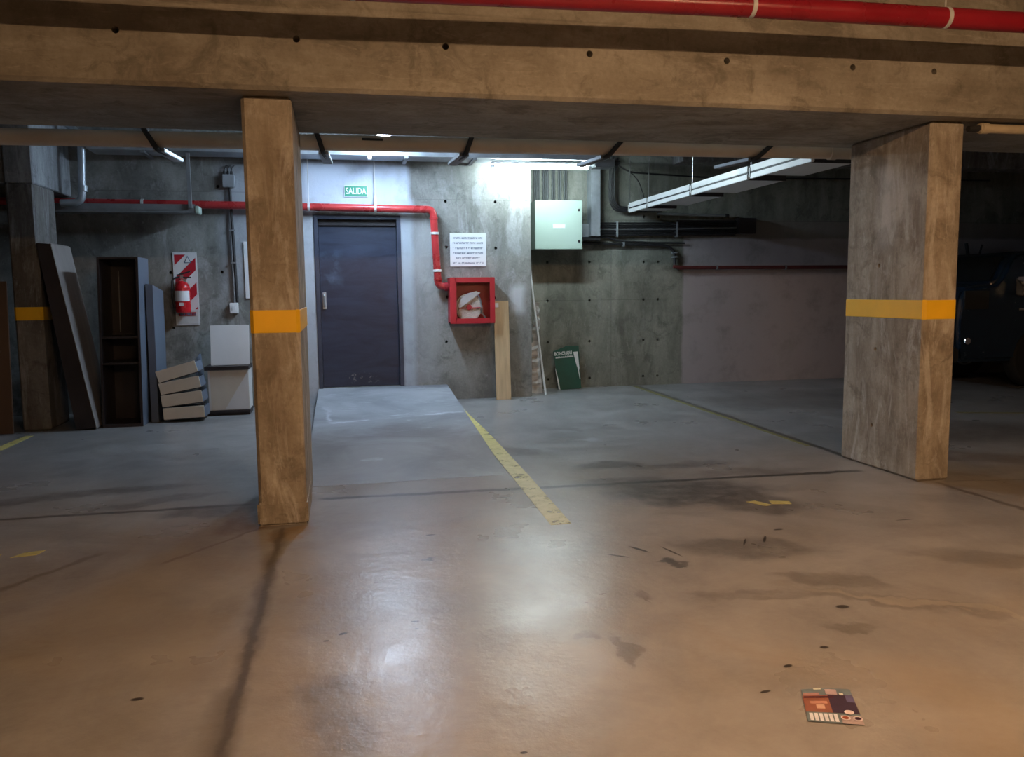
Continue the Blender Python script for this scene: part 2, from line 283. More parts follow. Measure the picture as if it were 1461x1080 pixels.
# ------------------------------------------------------------ mesh helpers
class B:
    def __init__(s): s.bm = bmesh.new()
    def box(s, x0, x1, y0, y1, z0, z1, mat=None):
        v = [s.bm.verts.new((x, y, z)) for x in (x0, x1) for y in (y0, y1) for z in (z0, z1)]
        if mat is not None:
            for q in v: q.co = mat @ q.co
        for f in ((0, 1, 3, 2), (4, 6, 7, 5), (0, 4, 5, 1), (2, 3, 7, 6), (0, 2, 6, 4), (1, 5, 7, 3)): s.bm.faces.new([v[i] for i in f])
        return s
    def hexa(s, pts):      # 8 corners: front quad (4) then back quad (4), same order
        v = [s.bm.verts.new(p) for p in pts]
        for f in ((0, 1, 2, 3), (7, 6, 5, 4), (0, 4, 5, 1), (1, 5, 6, 2), (2, 6, 7, 3), (3, 7, 4, 0)): s.bm.faces.new([v[i] for i in f])
        return s
    def tube(s, pts, r, n=12, cap=True):
        pts = [Vector(p) for p in pts]; rings = []
        t0 = (pts[1]-pts[0]).normalized(); a = t0.orthogonal().normalized()
        for i, p in enumerate(pts):
            t = (pts[min(i+1, len(pts)-1)]-pts[max(i-1, 0)]).normalized()
            a = (a - t*a.dot(t)).normalized(); b = t.cross(a)
            rr = r[i] if isinstance(r, (list, tuple)) else r
            rings.append([s.bm.verts.new(p + (a*math.cos(2*PI*k/n)+b*math.sin(2*PI*k/n))*rr) for k in range(n)])
        for q, w_ in zip(rings, rings[1:]):
            for k in range(n): s.bm.faces.new((q[k], q[(k+1) % n], w_[(k+1) % n], w_[k]))
        if cap: s.bm.faces.new(rings[0][::-1]); s.bm.faces.new(rings[-1])
        return s
    def prism(s, poly, axis, a, b):   # poly in the other two axes
        def mk(u, v, w_):
            return {'x': (w_, u, v), 'y': (u, w_, v), 'z': (u, v, w_)}[axis]
        p = [s.bm.verts.new(mk(u, v, a)) for u, v in poly]; q = [s.bm.verts.new(mk(u, v, b)) for u, v in poly]
        n = len(p); s.bm.faces.new(p); s.bm.faces.new(q[::-1])
        for i in range(n): s.bm.faces.new((p[i], q[i], q[(i+1) % n], p[(i+1) % n]))
        return s
    def lathe(s, prof, c, n=24, axis='z'):
        rings = []
        for r, h in prof:
            ring = []
            for k in range(n):
                u, v = r*math.cos(2*PI*k/n), r*math.sin(2*PI*k/n)
                o = {'z': (u, v, h), 'y': (u, h, v), 'x': (h, u, v)}[axis]
                ring.append(s.bm.verts.new((c[0]+o[0], c[1]+o[1], c[2]+o[2])))
            rings.append(ring)
        for q, w_ in zip(rings, rings[1:]):
            for k in range(n): s.bm.faces.new((q[k], q[(k+1) % n], w_[(k+1) % n], w_[k]))
        s.bm.faces.new(rings[0][::-1]); s.bm.faces.new(rings[-1]); return s
    def quad(s, pts): s.bm.faces.new([s.bm.verts.new(p) for p in pts]); return s
    def build(s, name, mat, parent=None, bev=0.0, smooth=False, seg=2, local=False):
        bmesh.ops.recalc_face_normals(s.bm, faces=s.bm.faces[:])
        if bev:
            es = [e for e in s.bm.edges if len(e.link_faces) == 2 and e.calc_face_angle(0) > .5]
            bmesh.ops.bevel(s.bm, geom=es, offset=bev, segments=seg, affect='EDGES', clamp_overlap=True)
        me = bpy.data.meshes.new(name); s.bm.to_mesh(me); s.bm.free()
        me.materials.append(MT[mat] if isinstance(mat, str) else mat)
        if smooth:
            me.shade_smooth()
            try: me.set_sharp_from_angle(angle=.7)
            except Exception: pass
        o = bpy.data.objects.new(name, me); COL.objects.link(o)
        if parent:
            o.parent = parent
            if not local: o.matrix_parent_inverse = wm(parent).inverted()
        return o
def wm(o):
    m = o.matrix_basis.copy()
    if o.parent: m = wm(o.parent) @ o.matrix_parent_inverse @ m
    return m
def thing(name, label, cat, loc, group=None, rot=(0, 0, 0)):
    o = bpy.data.objects.new(name, None); COL.objects.link(o); o.location = loc; o.rotation_euler = rot; o.empty_display_size = .1
    return tag(o, label, cat, group)
def tag(o, label, cat, group=None):
    o['label'] = label; o['category'] = cat
    if group: o['group'] = group
    return o
def struct(o, label=None, cat=None):
    o['kind'] = 'structure'
    if label: o['label'] = label
    if cat: o['category'] = cat
    return o
def text(name, body, size, mat, parent, mw, extrude=.001, sx=1.0, align='CENTER', bold=0.0):
    cu = bpy.data.curves.new('tmp', 'FONT'); cu.body = body; cu.size = size; cu.extrude = extrude; cu.align_x = align; cu.align_y = 'CENTER'; cu.offset = bold
    cu.resolution_u = 3; cu.space_line = 1.0
    t = bpy.data.objects.new('tmp', cu); COL.objects.link(t)
    dg = bpy.context.evaluated_depsgraph_get(); me = bpy.data.meshes.new_from_object(t.evaluated_get(dg))
    bpy.data.objects.remove(t); bpy.data.curves.remove(cu)
    me.transform(mw @ Matrix.Diagonal((sx, 1, 1, 1))); me.materials.clear(); me.materials.append(MT[mat]); me.name = name
    o = bpy.data.objects.new(name, me); COL.objects.link(o)
    if parent: o.parent = parent; o.matrix_parent_inverse = wm(parent).inverted()
    return o
def front(x, y, z, tilt=0.0, roll=0.0):   # writing that faces the camera side (-Y)
    return Matrix.Translation((x, y, z)) @ Matrix.Rotation(roll, 4, 'Y') @ Matrix.Rotation(PI/2+tilt, 4, 'X')
def cut(o, cutters):
    """punch real openings in a wall or beam"""
    for i, cb in enumerate(cutters):
        c = cb.build('cutter', 'hole')
        m = o.modifiers.new('b', 'BOOLEAN'); m.operation = 'DIFFERENCE'; m.object = c; m.solver = 'EXACT'
        dg = bpy.context.evaluated_depsgraph_get(); me = bpy.data.meshes.new_from_object(o.evaluated_get(dg))
        o.modifiers.clear(); old = o.data; o.data = me; bpy.data.meshes.remove(old); cm = c.data; bpy.data.objects.remove(c); bpy.data.meshes.remove(cm)
    return o
def arc(path, r=.05, n=6):
    """polyline with rounded corners"""
    P = [Vector(p) for p in path]; out = [P[0]]
    for i in range(1, len(P)-1):
        a = (P[i-1]-P[i]); b = (P[i+1]-P[i]); rr = min(r, a.length*.49, b.length*.49)
        p0 = P[i]+a.normalized()*rr; p1 = P[i]+b.normalized()*rr
        for k in range(n+1):
            t = k/n; out.append(p0.lerp(P[i], t).lerp(P[i].lerp(p1, t), t))
    out.append(P[-1]); return out

# ------------------------------------------------------------ shell
X0, X1, YB, YF, H = -7.0, 12.0, -5.0, 9.4, 3.05
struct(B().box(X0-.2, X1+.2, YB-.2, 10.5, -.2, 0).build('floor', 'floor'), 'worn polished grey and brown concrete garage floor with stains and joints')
struct(B().box(X0-.2, X1+.2, YB-.2, 10.5, H, H+.2).build('ceiling', 'ceiling'))
struct(B().box(X0-.2, X0, YB, 10.5, 0, H).build('wall_left', 'wall'))
struct(B().box(X1, X1+.2, YB, 10.5, 0, H).build('wall_right', 'wall_recess'))
struct(B().box(X0, X1, YB-.2, YB, 0, H).build('wall_front', 'wall'))
wall = B().box(X0, 2.22, YF, YF+.75, 0, H).build('wall_back', 'wall')
dc = B().box(-.26, .70, YF-.1, YF+.16, .18, 2.125)
hc = B()
for x, z in [(1.22, 2.29), (1.80, 2.29), (1.22, 1.77), (1.80, 1.76), (1.20, .68), (1.80, .68), (1.78, 1.18), (.60+.62, 1.2), (-1.25, 1.5), (-1.78, 1.5), (-1.78, .9), (-1.25, 2.42), (-2.4, 1.5)]:
    hc.lathe([(.017, -.03), (.017, .16)], (x, YF, z), 10, 'y')
struct(cut(wall, [dc, hc]), 'grey board-marked concrete wall with dark door and white paint patch')
wr = B().box(2.22, X1, 10.1, 10.4, 0, H).build('wall_recess', 'wall_recess')
hc = B()
for x in (2.6, 3.16, 3.9, 4.1):
    for z in (2.2, 1.62, 1.13, .60, .12): hc.lathe([(.017, -.03), (.017, .16)], (x, 10.1, z), 10, 'y')
struct(cut(wr, [hc]), 'set-back grey green concrete wall with plastered stretch')

beam = B().box(X0, X1, 4.34, 5.46, 2.27, H).build('ceiling_beam', 'beam', bev=.02, seg=1)
hc = B()
for x in (-1.79, -1.01, -.17, .58, 1.36, 2.16, 2.95, 3.49, 4.3): hc.lathe([(.018, -.05), (.018, .22)], (x, 4.34, 2.52), 12, 'y')
struct(cut(beam, [hc]), 'wide board-marked concrete beam with a row of tie holes across the garage', 'beam')
struct(B().box(-2.95, -2.71, 8.3, 9.40, 2.29, H).build('ceiling_beam', 'haunch', bev=.01, seg=1), 'short concrete beam from the corner pillar back to the wall', 'beam')
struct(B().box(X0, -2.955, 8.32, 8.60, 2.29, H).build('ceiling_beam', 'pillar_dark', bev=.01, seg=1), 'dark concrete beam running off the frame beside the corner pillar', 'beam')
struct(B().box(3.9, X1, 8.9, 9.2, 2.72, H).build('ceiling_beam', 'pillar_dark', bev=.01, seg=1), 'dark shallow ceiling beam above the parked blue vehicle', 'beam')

def pillar(x0, x1, y0, y1, zt, mat, band, label):
    p = B().box(x0, x1, y0, y1, 0, zt).build('concrete_pillar', mat, bev=.018, seg=1)
    struct(p, label, 'pillar')
    e = .0025; b = B().box(x0-e, x1+e, y0-e, y1+e, band[0], band[1]).build('yellow_band', 'band', p, bev=.019, seg=1); b['label'] = 'yellow painted band'
    return p
pl = pillar(-.466, -.214, 4.476, 5.45, 2.27, 'pillar', (1.031, 1.185), 'warm-lit concrete pillar with yellow band between the shelving and the dark door')
cut(pl, [B().box(-.23, -.20, 5.02, 5.06, 1.83, 1.99)])
B().box(-.474, -.206, 4.466, 5.0, 0, .13).build('plinth', 'pillar', pl, bev=.012)
pr = pillar(3.60, 3.84, 4.476, 5.30, 2.27, 'pillar', (1.031, 1.185), 'broad concrete pillar with yellow band beside the dark bay with the blue vehicle')
hc = B()
for y, z in ((4.93, 1.40), (4.94, .83), (4.95, .30)): hc.lathe([(.014, -.05), (.014, .05)], (3.60, y, z), 12, 'x')
cut(pr, [hc])
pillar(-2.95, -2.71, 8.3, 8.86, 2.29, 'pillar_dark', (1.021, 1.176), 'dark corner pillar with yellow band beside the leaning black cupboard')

# ramp to the door
rb = B(); rb.hexa([(-.27, 5.34, -.05), (1.085, 5.36, -.05), (1.085, 5.36, .0012), (-.27, 5.34, .0012), (-.27, 9.4, -.05), (1.20, 9.4, -.05), (1.20, 9.4, .18), (-.27, 9.4, .18)])
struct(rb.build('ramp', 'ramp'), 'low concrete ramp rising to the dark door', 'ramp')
# painted lines on the floor
FL = bpy.data.objects['floor']
def paint(poly, mt='paint'):
    o = B(); o.prism(poly, 'z', .0, .0016); o = o.build('painted_line', mt, FL); o['label'] = 'worn yellow parking line'
paint([(1.19, 8.75), (1.265, 8.75), (1.26, 7.0), (1.225, 5.3), (1.185, 4.12), (1.07, 4.12), (1.105, 5.3), (1.14, 6.6), (1.165, 7.8)])
paint([(3.72, 10.05), (3.775, 10.05), (3.64, 5.75), (3.60, 5.75)], 'paint_old')
paint([(-2.86, 7.3), (-2.76, 7.3), (-2.76, 8.0), (-2.83, 8.0)])
paint([(-2.2, 4.2), (-1.66, 4.22), (-1.66, 4.29), (-2.2, 4.28)]); paint([(-1.60, 4.22), (-1.49, 4.24), (-1.47, 4.31), (-1.56, 4.29)])
paint([(2.31, 4.30), (2.37, 4.19), (2.42, 4.20), (2.37, 4.31)]); paint([(2.43, 4.22), (2.54, 4.19), (2.56, 4.25), (2.45, 4.29)])
paint([(6.0, 6.9), (7.6, 6.35), (7.6, 6.42), (6.0, 6.97)], 'paint_old')

# ------------------------------------------------------------ door
dr = thing('door_1', 'dark navy steel exit door at the top of the ramp', 'door', (.22, 9.46, .18)); dr['kind'] = 'structure'
f = B(); f.box(-.26, -.215, 9.385, 9.55, .18, 2.125).box(.655, .70, 9.385, 9.55, .18, 2.125).box(-.215, .655, 9.385, 9.55, 2.08, 2.125)
f.build('door_frame', 'frame', dr, bev=.004)
B().box(-.21, .65, 9.45, 9.478, 2.015, 2.076).build('header_shade_strip', 'black_wood', dr, bev=.003)  # black strip added for the shade under the door header
B().box(-.213, .653, 9.48, 9.52, .185, 2.078).build('door_leaf', 'door', dr, bev=.003)
h = B().box(-.190, -.150, 9.468, 9.48, 1.08, 1.27); h = h.build('handle_plate', 'galv', dr, bev=.003)
B().tube(arc([(-.17, 9.47, 1.24), (-.17, 9.44, 1.24), (-.168, 9.435, 1.12), (-.17, 9.47, 1.11)], .015), .009, 10).build('door_handle', 'galv', h, smooth=True)
# ------------------------------------------------------------ lamps
def tube_lamp(name, label, p0, p1, emat, rods=(), two=True):
    """fluorescent batten between two points (axis aligned)"""
    p0, p1 = Vector(p0), Vector(p1); c = (p0+p1)/2; ax = 0 if abs(p1.x-p0.x) > abs(p1.y-p0.y) else 1
    t = thing(name, label, 'lamp', c)
    L = (p1-p0).length/2; d = (L, .045) if ax == 0 else (.045, L)
    gl_ = emat == 'e_blue'
    B().box(c.x-d[0], c.x+d[0], c.y-d[1], c.y+d[1], c.z+.014 + (.014 if gl_ or not two else 0), c.z+.05 + (0 if two else 0)).build('housing', 'white', t, bev=.008)
    gl_ = emat == 'e_blue'
    for s_ in (((-.036, .036) if gl_ else (-.022, .022)) if two else (0,)):
        off = Vector((0, s_, 0)) if ax == 0 else Vector((s_, 0, 0)); e = (p1-p0).normalized()*.03
        B().tube([p0+off+e, p1+off-e], (.028 if gl_ else .014) if two else .024, 10).build('tube', emat, t, smooth=True)
    for q in (p0, p1):
        e = (c-q).normalized()*.02; q2 = q+e
        k = (.02, .04) if ax == 0 else (.04, .02)
        B().box(q2.x-k[0], q2.x+k[0], q2.y-k[1], q2.y+k[1], c.z-.02, c.z+.014).build('tube_socket', 'white', t, bev=.004)
    for q in rods: B().tube([q, (q[0], q[1], H)], .004, 6).build('hanging_rod', 'steel', t)
    return t
tube_lamp('fluorescent_lamp', 'bright fluorescent lamp glowing above the pale electrical box', (1.70, 9.1, 2.648), (2.86, 9.1, 2.655), 'e_cool', two=False)
tube_lamp('fluorescent_lamp', 'bluish fluorescent lamp glimpsed end-on above the tan pipe near the exit sign', (.45, 7.72, 2.772), (.50, 8.92, 2.772), 'e_blue', rods=[(.46, 8.0, 2.82), (.49, 8.6, 2.82)])
tube_lamp('fluorescent_lamp', 'warm ceiling lamp above the aisle, out of the picture', (.2, .45, 2.74), (1.4, .45, 2.74), 'e_warm')
tube_lamp('fluorescent_lamp', 'second warm ceiling lamp above the aisle, out of the picture', (2.3, .45, 2.74), (3.5, .45, 2.74), 'e_warm')

# ------------------------------------------------------------ tan drain pipe behind the beam
TP = lambda x: 2.262 + .007*x + (.0 if x > 0 else 0)
dp = thing('drain_pipe', 'long tan pipe running behind the concrete beam on black brackets', 'pipe', (0, 5.72, 2.26))
B().tube([(x, 5.72, TP(x)) for x in (-7, -4, -1.9, 0, 2, 3.92)], .052, 20).build('pipe_run', 'tan', dp, smooth=True)
B().lathe([(.052, 0), (.058, .005), (.058, .06), (.052, .07)], (3.70, 5.72, TP(3.7)), 20, 'x').build('pipe_collar', 'tan', dp, smooth=True)
for x in (-2.3, .25): B().box(x-.07, x+.07, 5.665, 5.67, TP(x)+.01, TP(x)+.025).build('label_strip', 'dark', dp)
for i, (x, sk_) in enumerate(((-1.19, .11), (-.12, .06), (.93, -.07), (2.03, -.17), (3.22, -.22))):
    z = TP(x)
    br = B().tube(arc([(x, 5.80, z+.066), (x, 5.645, z+.062), (x+sk_*.35, 5.635, z), (x+sk_*.7, 5.66, z-.072), (x+sk_, 5.95, z-.062)], .04), .017, 8).build('bracket', 'dark', dp, smooth=True)
    m = Matrix.Translation((x+sk_*.75, 5.70, z-.068)) @ Matrix.Rotation(math.atan2(-sk_, 1.1), 4, 'Z')
    a = B(); a.box(-.034, .034, .0, .42, -.012, .012, m); a.build('bracket_arm', 'galv' if i < 2 else 'galv_dull', br, bev=.003)
    B().tube([(x, 5.74, z+.06), (x, 5.74, H-.002)], .006, 6).build('bracket_rod', 'dark', br)
# red pipe in front of the beam
fp = thing('sprinkler_pipe', 'thick red pipe hung in front of the concrete beam', 'pipe', (2.5, 3.83, 2.65))
B().tube([(X0, 3.83, 2.60), (0, 3.83, 2.60), (2, 3.83, 2.635), (X1, 3.83, 2.70)], .052, 24).build('pipe_run', 'red', fp, smooth=True)
RP = lambda x: 2.60 + .0175*x if x < 2 else 2.635 + .0065*(x-2)
for x in (-1.3, .1, 2.03, 3.13, 4.8):
    B().lathe([(.052, -.012), (.0545, -.01), (.0545, .01), (.052, .012)], (x, 3.83, RP(x)), 24, 'x').build('hanger_ring', 'strap', fp, smooth=True)
    B().tube([(x, 3.83, RP(x)+.05), (x, 3.83, H)], .005, 6).build('hanger_rod', 'strap', fp)
cp = thing('conduit_pipe', 'short cream pipe leaving the broad pillar under the beam', 'pipe', (4.2, 4.50, 2.235))
B().tube([(3.92, 4.46, 2.228), (X1, 4.46, 2.228)], .028, 16).build('pipe_run', 'cream', cp, smooth=True)
B().lathe([(.028, 0), (.034, .004), (.034, .05), (.028, .055)], (3.93, 4.46, 2.228), 16, 'x').build('pipe_collar', 'cream', cp, smooth=True)
B().tube([(3.845, 4.46, 2.222), (3.93, 4.46, 2.228)], .02, 10).build('pipe_plug', 'dark', cp, smooth=True)

# ------------------------------------------------------------ red hydrant pipe on the back wall
hp = thing('hydrant_pipe', 'red pipe along the back wall that drops to the hose cabinet', 'pipe', (.3, 9.3, 2.2))
pth = arc([(X0, 9.30, 2.235), (-3.36, 9.30, 2.23), (-1.0, 9.30, 2.21), (1.065, 9.30, 2.185), (1.105, 9.30, 1.325), (1.2205, 9.30, 1.315)], .07)
B().tube(pth, .042, 18).build('pipe_run', 'red_wall', hp, smooth=True)
for x, z in ((1.070, 2.09), (1.078, 1.92), (1.098, 1.50), (1.104, 1.40)):
    B().lathe([(.042, -.014), (.049, -.012), (.049, .012), (.042, .014)], (x, 9.30, z), 18, 'z').build('coupling', 'strap' if z in (1.92, 1.50) else 'red_wall', hp, smooth=True)
B().lathe([(.042, -.02), (.05, -.018), (.05, .018), (.042, .02)], (1.195, 9.30, 1.316), 18, 'x').build('coupling', 'red', hp, smooth=True)
for x in (-2.0, -.30, .42):
    z = 2.2-.011*x
    q = B().lathe([(.0425, -.014), (.046, -.013), (.046, .013), (.0425, .014)], (x, 9.30, z), 18, 'x').build('hanger_ring', 'strap', hp, smooth=True)
    if x > -1: B().tube([(x, 9.322, z+.03), (x, 9.322, H-.002)], .005, 8).build('hanger_rod', 'strap', q)
B().box(.405, .435, 9.27, 9.33, 2.22, 2.33).build('hanger_plate', 'strap', hp, bev=.003)

# ------------------------------------------------------------ steel trays on the back wall
ct = thing('cable_tray', 'long galvanised tray running along the top of the back wall', 'cable tray', (.2, 9.1, 2.72))
k = B().box(-2.42, 2.88, 8.96, 8.98, 2.715, 2.80).box(-2.42, 2.88, 8.98, 9.30, 2.715, 2.73).box(-2.42, 2.88, 9.28, 9.30, 2.73, 2.80)
k.build('tray_body', 'galv', ct)
for x in (-1.9, -.6, .75, 1.5): B().box(x-.02, x+.02, 8.95, 9.39, 2.69, 2.715).build('tray_bracket', 'galv_dull', ct)
B().lathe([(.035, -.02), (.035, .02)], (.36, 8.95, 2.70), 12, 'x').build('tray_clamp', 'strap', ct)
lt = thing('cable_tray', 'short grey tray under the red pipe hung from one strut beside the shelving', 'cable tray', (-2.1, 9.15, 2.14))
k = B().box(-2.80, -1.44, 9.05, 9.06, 2.105, 2.19).box(-2.80, -1.44, 9.06, 9.25, 2.105, 2.115).box(-2.80, -1.44, 9.24, 9.25, 2.115, 2.19).box(-2.80, -1.44, 9.045, 9.05, 2.13, 2.142)
k.build('tray_body', 'galv_dull', lt)
B().box(-1.44, -1.405, 9.04, 9.25, 2.10, 2.175).build('end_cap', 'panelgreen', lt, bev=.006)
B().box(-1.50, -1.465, 9.01, 9.045, 2.15, 2.712).build('strut', 'galv_dull', lt, bev=.002)
gp = thing('waste_pipe', 'glossy grey pipe dropping and bending beside the corner pillar', 'pipe', (-2.5, 9.0, 2.5))
B().tube(arc([(-2.63, 9.0, 2.99), (-2.47, 9.0, 2.85), (-2.50, 9.0, 2.19), (-2.70, 9.0, 2.185)], .09), .036, 16).build('pipe_run', 'galv', gp, smooth=True)
B().lathe([(.036, -.03), (.044, -.028), (.044, .028), (.036, .03)], (-2.485, 9.0, 2.33), 16, 'z').build('coupling', 'galv', gp, smooth=True)

# junction box with conduit
jb = thing('junction_box', 'grey junction box with cable glands above the white switch on the back wall', 'junction box', (-1.13, 9.37, 2.47))
B().box(-1.195, -1.07, 9.32, 9.40, 2.405, 2.54).build('box_body', 'galv', jb, bev=.008)
for x in (-1.17, -1.135, -1.10):
    g = B().lathe([(.012, 0), (.015, .01), (.011, .04)], (x, 9.36, 2.54), 10, 'z').build('cable_gland', 'dark', jb)
    B().tube(arc([(x, 9.36, 2.58), (x+.005, 9.36, 2.62), (x+.03, 9.38, 2.64)], .02), .006, 6).build('cable_end', 'dark', g)
B().tube([(-1.14, 9.37, 2.405), (-1.13, 9.37, 1.17)], .010, 8).build('conduit', 'galv_dull', jb, smooth=True)
B().tube([(-1.125, 9.365, 2.405), (-1.10, 9.37, 1.17)], .015, 8).build('cable', 'dark', jb, smooth=True)
for z in (1.95, 1.6): B().box(-1.15, -1.09, 9.35, 9.392, z-.008, z+.008).build('clip', 'galv_dull', jb)
sw = thing('wall_switch', 'small white switch box at the foot of the conduit', 'switch', (-1.14, 9.37, 1.11))
B().box(-1.185, -1.095, 9.345, 9.40, 1.05, 1.165).build('switch_body', 'white', sw, bev=.006)
B().box(-1.16, -1.12, 9.338, 9.345, 1.09, 1.13).build('switch_key', 'sign_white', sw, bev=.002)
nb = tag(B().box(-1.015, -.74, 9.385, 9.40, 1.21, 1.83).build('wall_board', 'sign_white', bev=.002), 'white board on the wall mostly hidden behind the banded pillar', 'board')

# ------------------------------------------------------------ signs
sg = thing('exit_sign', 'small green SALIDA sign over the dark door', 'sign', (.215, 9.39, 2.385))
B().box(.085, .345, 9.388, 9.40, 2.325, 2.45).build('sign_border', 'sign_white', sg)
B().box(.091, .339, 9.386, 9.389, 2.331, 2.444).build('sign_plate', 'sign_green', sg)
text('sign_lettering', 'SALIDA', .098, 'sign_white', sg, front(.215, 9.385, 2.387), sx=.70, bold=.0010)
nt = thing('wall_notice', 'white paper notice with six printed lines above the hose cabinet', 'notice', (1.47, 9.39, 1.74))
B().box(1.262, 1.682, 9.392, 9.40, 1.55, 1.93).build('notice_sheet', 'sign_white', nt)
for i, (a, b) in enumerate(((1.30, 1.65), (1.295, 1.65), (1.295, 1.65), (1.30, 1.65), (1.33, 1.62), (1.295, 1.66))):
    z = 1.875-.0575*i; k = B(); x = a
    while x < b-.012:                        # illegible printed letters, six rows
        wd = random.choice((.009, .011, .013)); hgt = .020
        kind = random.random()
        k.box(x, x+.003, 9.3905, 9.392, z-hgt/2, z+hgt/2)
        if kind < .8: k.box(x, x+wd, 9.3905, 9.392, z+hgt/2-.004, z+hgt/2) if kind < .5 else k.box(x, x+wd, 9.3905, 9.392, z-hgt/2, z-hgt/2+.004)
        if kind > .4: k.box(x+wd-.003, x+wd, 9.3905, 9.392, z-hgt/2, z+hgt/2)
        x += wd+.005
        if random.random() < .15: x += .012
    k.build('printed_line', 'ink', nt)

# ------------------------------------------------------------ hose cabinet
hb = thing('hose_cabinet', 'red glazed fire hose cabinet at the end of the red pipe', 'fire hose cabinet', (1.48, 9.3, 1.15))
x0, x1, z0, z1, yf = 1.225, 1.735, .90, 1.415, 9.18
k = B(); k.box(x0, x1, 9.38, 9.40, z0, z1).box(x0, x0+.012, yf, 9.38, z0, z1).box(x1-.012, x1, yf, 9.38, z0, z1).box(x0, x1, yf, 9.38, z0, z0+.012).box(x0, x1, yf, 9.38, z1-.012, z1)
k.build('cabinet_body', 'red_box', hb)
k = B(); w_ = .055; k.box(x0-.004, x0+w_+.015, yf-.012, yf, z0-.004, z1+.004).box(x1-w_, x1+.004, yf-.012, yf, z0-.004, z1+.004).box(x0+w_, x1-w_, yf-.012, yf, z0-.004, z0+w_).box(x0+w_, x1-w_, yf-.012, yf, z1-w_, z1+.004)
dk = k.build('cabinet_door', 'red_box', hb, bev=.003)
# rolled flat hose: a drum seen from its side
c = (1.45, 9.30, 1.08)
k = B()
prof = [(.02, -.03), (.035, -.035)]
for j in range(9): prof += [(.04+.0125*j, -.036), (.046+.0125*j, -.031)]
prof += [(.155, -.03), (.155, .03), (.02, .03)]
k.lathe(prof, c, 36, 'y'); k.build('rolled_hose', 'hose', hb, smooth=True)
B().lathe([(.032, -.05), (.032, -.03)], c, 16, 'y').build('reel_hub', 'red_box', hb)
B().box(1.33, 1.60, 9.252, 9.262, 1.065, 1.078).build('reel_arm', 'red_box', hb)
m = Matrix.Translation((1.44, 9.245, 1.185)) @ Matrix.Rotation(-.62, 4, 'Y')
k = B(); k.prism([(-.15, -.035), (.15, -.035), (.12, .01), (.03, .045), (-.06, .045), (-.15, .0)], 'y', -.006, .006)
for v in k.bm.verts: v.co = m @ v.co
k.build('hose_flap', 'white', hb)
B().tube(arc([(1.53, 9.25, 1.26), (1.585, 9.26, 1.17), (1.60, 9.25, 1.02), (1.64, 9.25, .95)], .04), .010, 8).build('hose_tail', 'galv', hb, smooth=True)
B().lathe([(.014, 0), (.018, .02), (.010, .10)], (1.60, 9.25, 1.0), 10, 'z').build('nozzle', 'steel', hb, smooth=True)
gl = NB('cabinet_glass'); gs_ = gl.n.new('ShaderNodeBsdfGlossy'); gs_.inputs['Roughness'].default_value = .05; gt_ = gl.n.new('ShaderNodeBsdfTransparent'); gm_ = gl.n.new('ShaderNodeMixShader')
gm_.inputs[0].default_value = .06; gl.link(gt_.outputs[0], gm_.inputs[1]); gl.link(gs_.outputs[0], gm_.inputs[2]); gl.link(gm_.outputs[0], gl.n['Material Output'].inputs[0]); MT['glass'] = gl.m
B().box(x0+w_, x1-w_, yf-.008, yf-.005, z0+w_, z1-w_).build('glass_pane', 'glass', dk)
# small tag that sticks to the board
wb = thing('wooden_board', 'plain narrow pine board leaning on the wall under the hose cabinet', 'board', (1.82, 9.2, 0))
m = Matrix.Translation((1.838, 9.20, .002)) @ Matrix.Rotation(-.09, 4, 'X')
B().box(-.09, .085, 0, .02, 0, 1.15, m).build('plank', 'wood', wb, bev=.002)
B().box(-.085, -.035, -.003, 0, 1.075, 1.125, m).build('paper_sticker', 'sign_white', wb)

# ------------------------------------------------------------ extinguisher and its board
eb = thing('extinguisher_board', 'red and white striped backing board behind the fire extinguisher', 'sign', (-1.63, 9.39, 1.32))
B().box(-1.75, -1.505, 9.39, 9.40, .93, 1.715).build('striped_plate', 'stripe', eb)
k = B().box(-1.735, -1.52, 9.387, 9.39, .945, 1.09); k.build('text_label', 'strap', eb)
B().box(-1.715, -1.54, 9.384, 9.387, 1.03, 1.07).build('printed_bar', 'ext_red', eb)
k = B()
for j in range(9): k.box(-1.70+.018*j, -1.69+.018*j, 9.382, 9.384, 1.035, 1.058)
k.build('printed_letters', 'ink', eb)
tri = B(); tri.prism([(-1.64, 1.60), (-1.56, 1.60), (-1.60, 1.68)], 'y', 9.387, 9.39); tri.build('class_symbol', 'ink', eb)
tri = B(); tri.prism([(-1.627, 1.608), (-1.573, 1.608), (-1.60, 1.662)], 'y', 9.385, 9.387); tri.build('class_symbol_face', 'sign_white', eb)
ex = thing('fire_extinguisher', 'red fire extinguisher hanging on the striped board', 'fire extinguisher', (-1.65, 9.29, 1.06))
B().lathe([(.05, 0), (.075, .012), (.078, .03), (.078, .27), (.072, .30), (.045, .335), (.025, .35), (.025, .37)], (-1.65, 9.29, 1.06), 28, 'z').build('cylinder_body', 'ext_red', ex, smooth=True)
lb = B()
for z0_, z1_ in ((1.19, 1.30),):
    a0, a1 = -PI*.85, -PI*.12; ns = 16
    for j in range(ns):
        a, b = a0+(a1-a0)*j/ns, a0+(a1-a0)*(j+1)/ns
        lb.quad([(-1.65+.0795*math.cos(a), 9.29+.0795*math.sin(a), z0_), (-1.65+.0795*math.cos(b), 9.29+.0795*math.sin(b), z0_), (-1.65+.0795*math.cos(b), 9.29+.0795*math.sin(b), z1_), (-1.65+.0795*math.cos(a), 9.29+.0795*math.sin(a), z1_)])
lb.build('body_label', 'sign_white', ex)
B().box(-1.675, -1.63, 9.207, 9.211, 1.14, 1.175).build('service_tag', 'strap', ex)
B().lathe([(.027, 0), (.027, .03)], (-1.65, 9.29, 1.39), 14, 'z').build('collar', 'strap', ex)
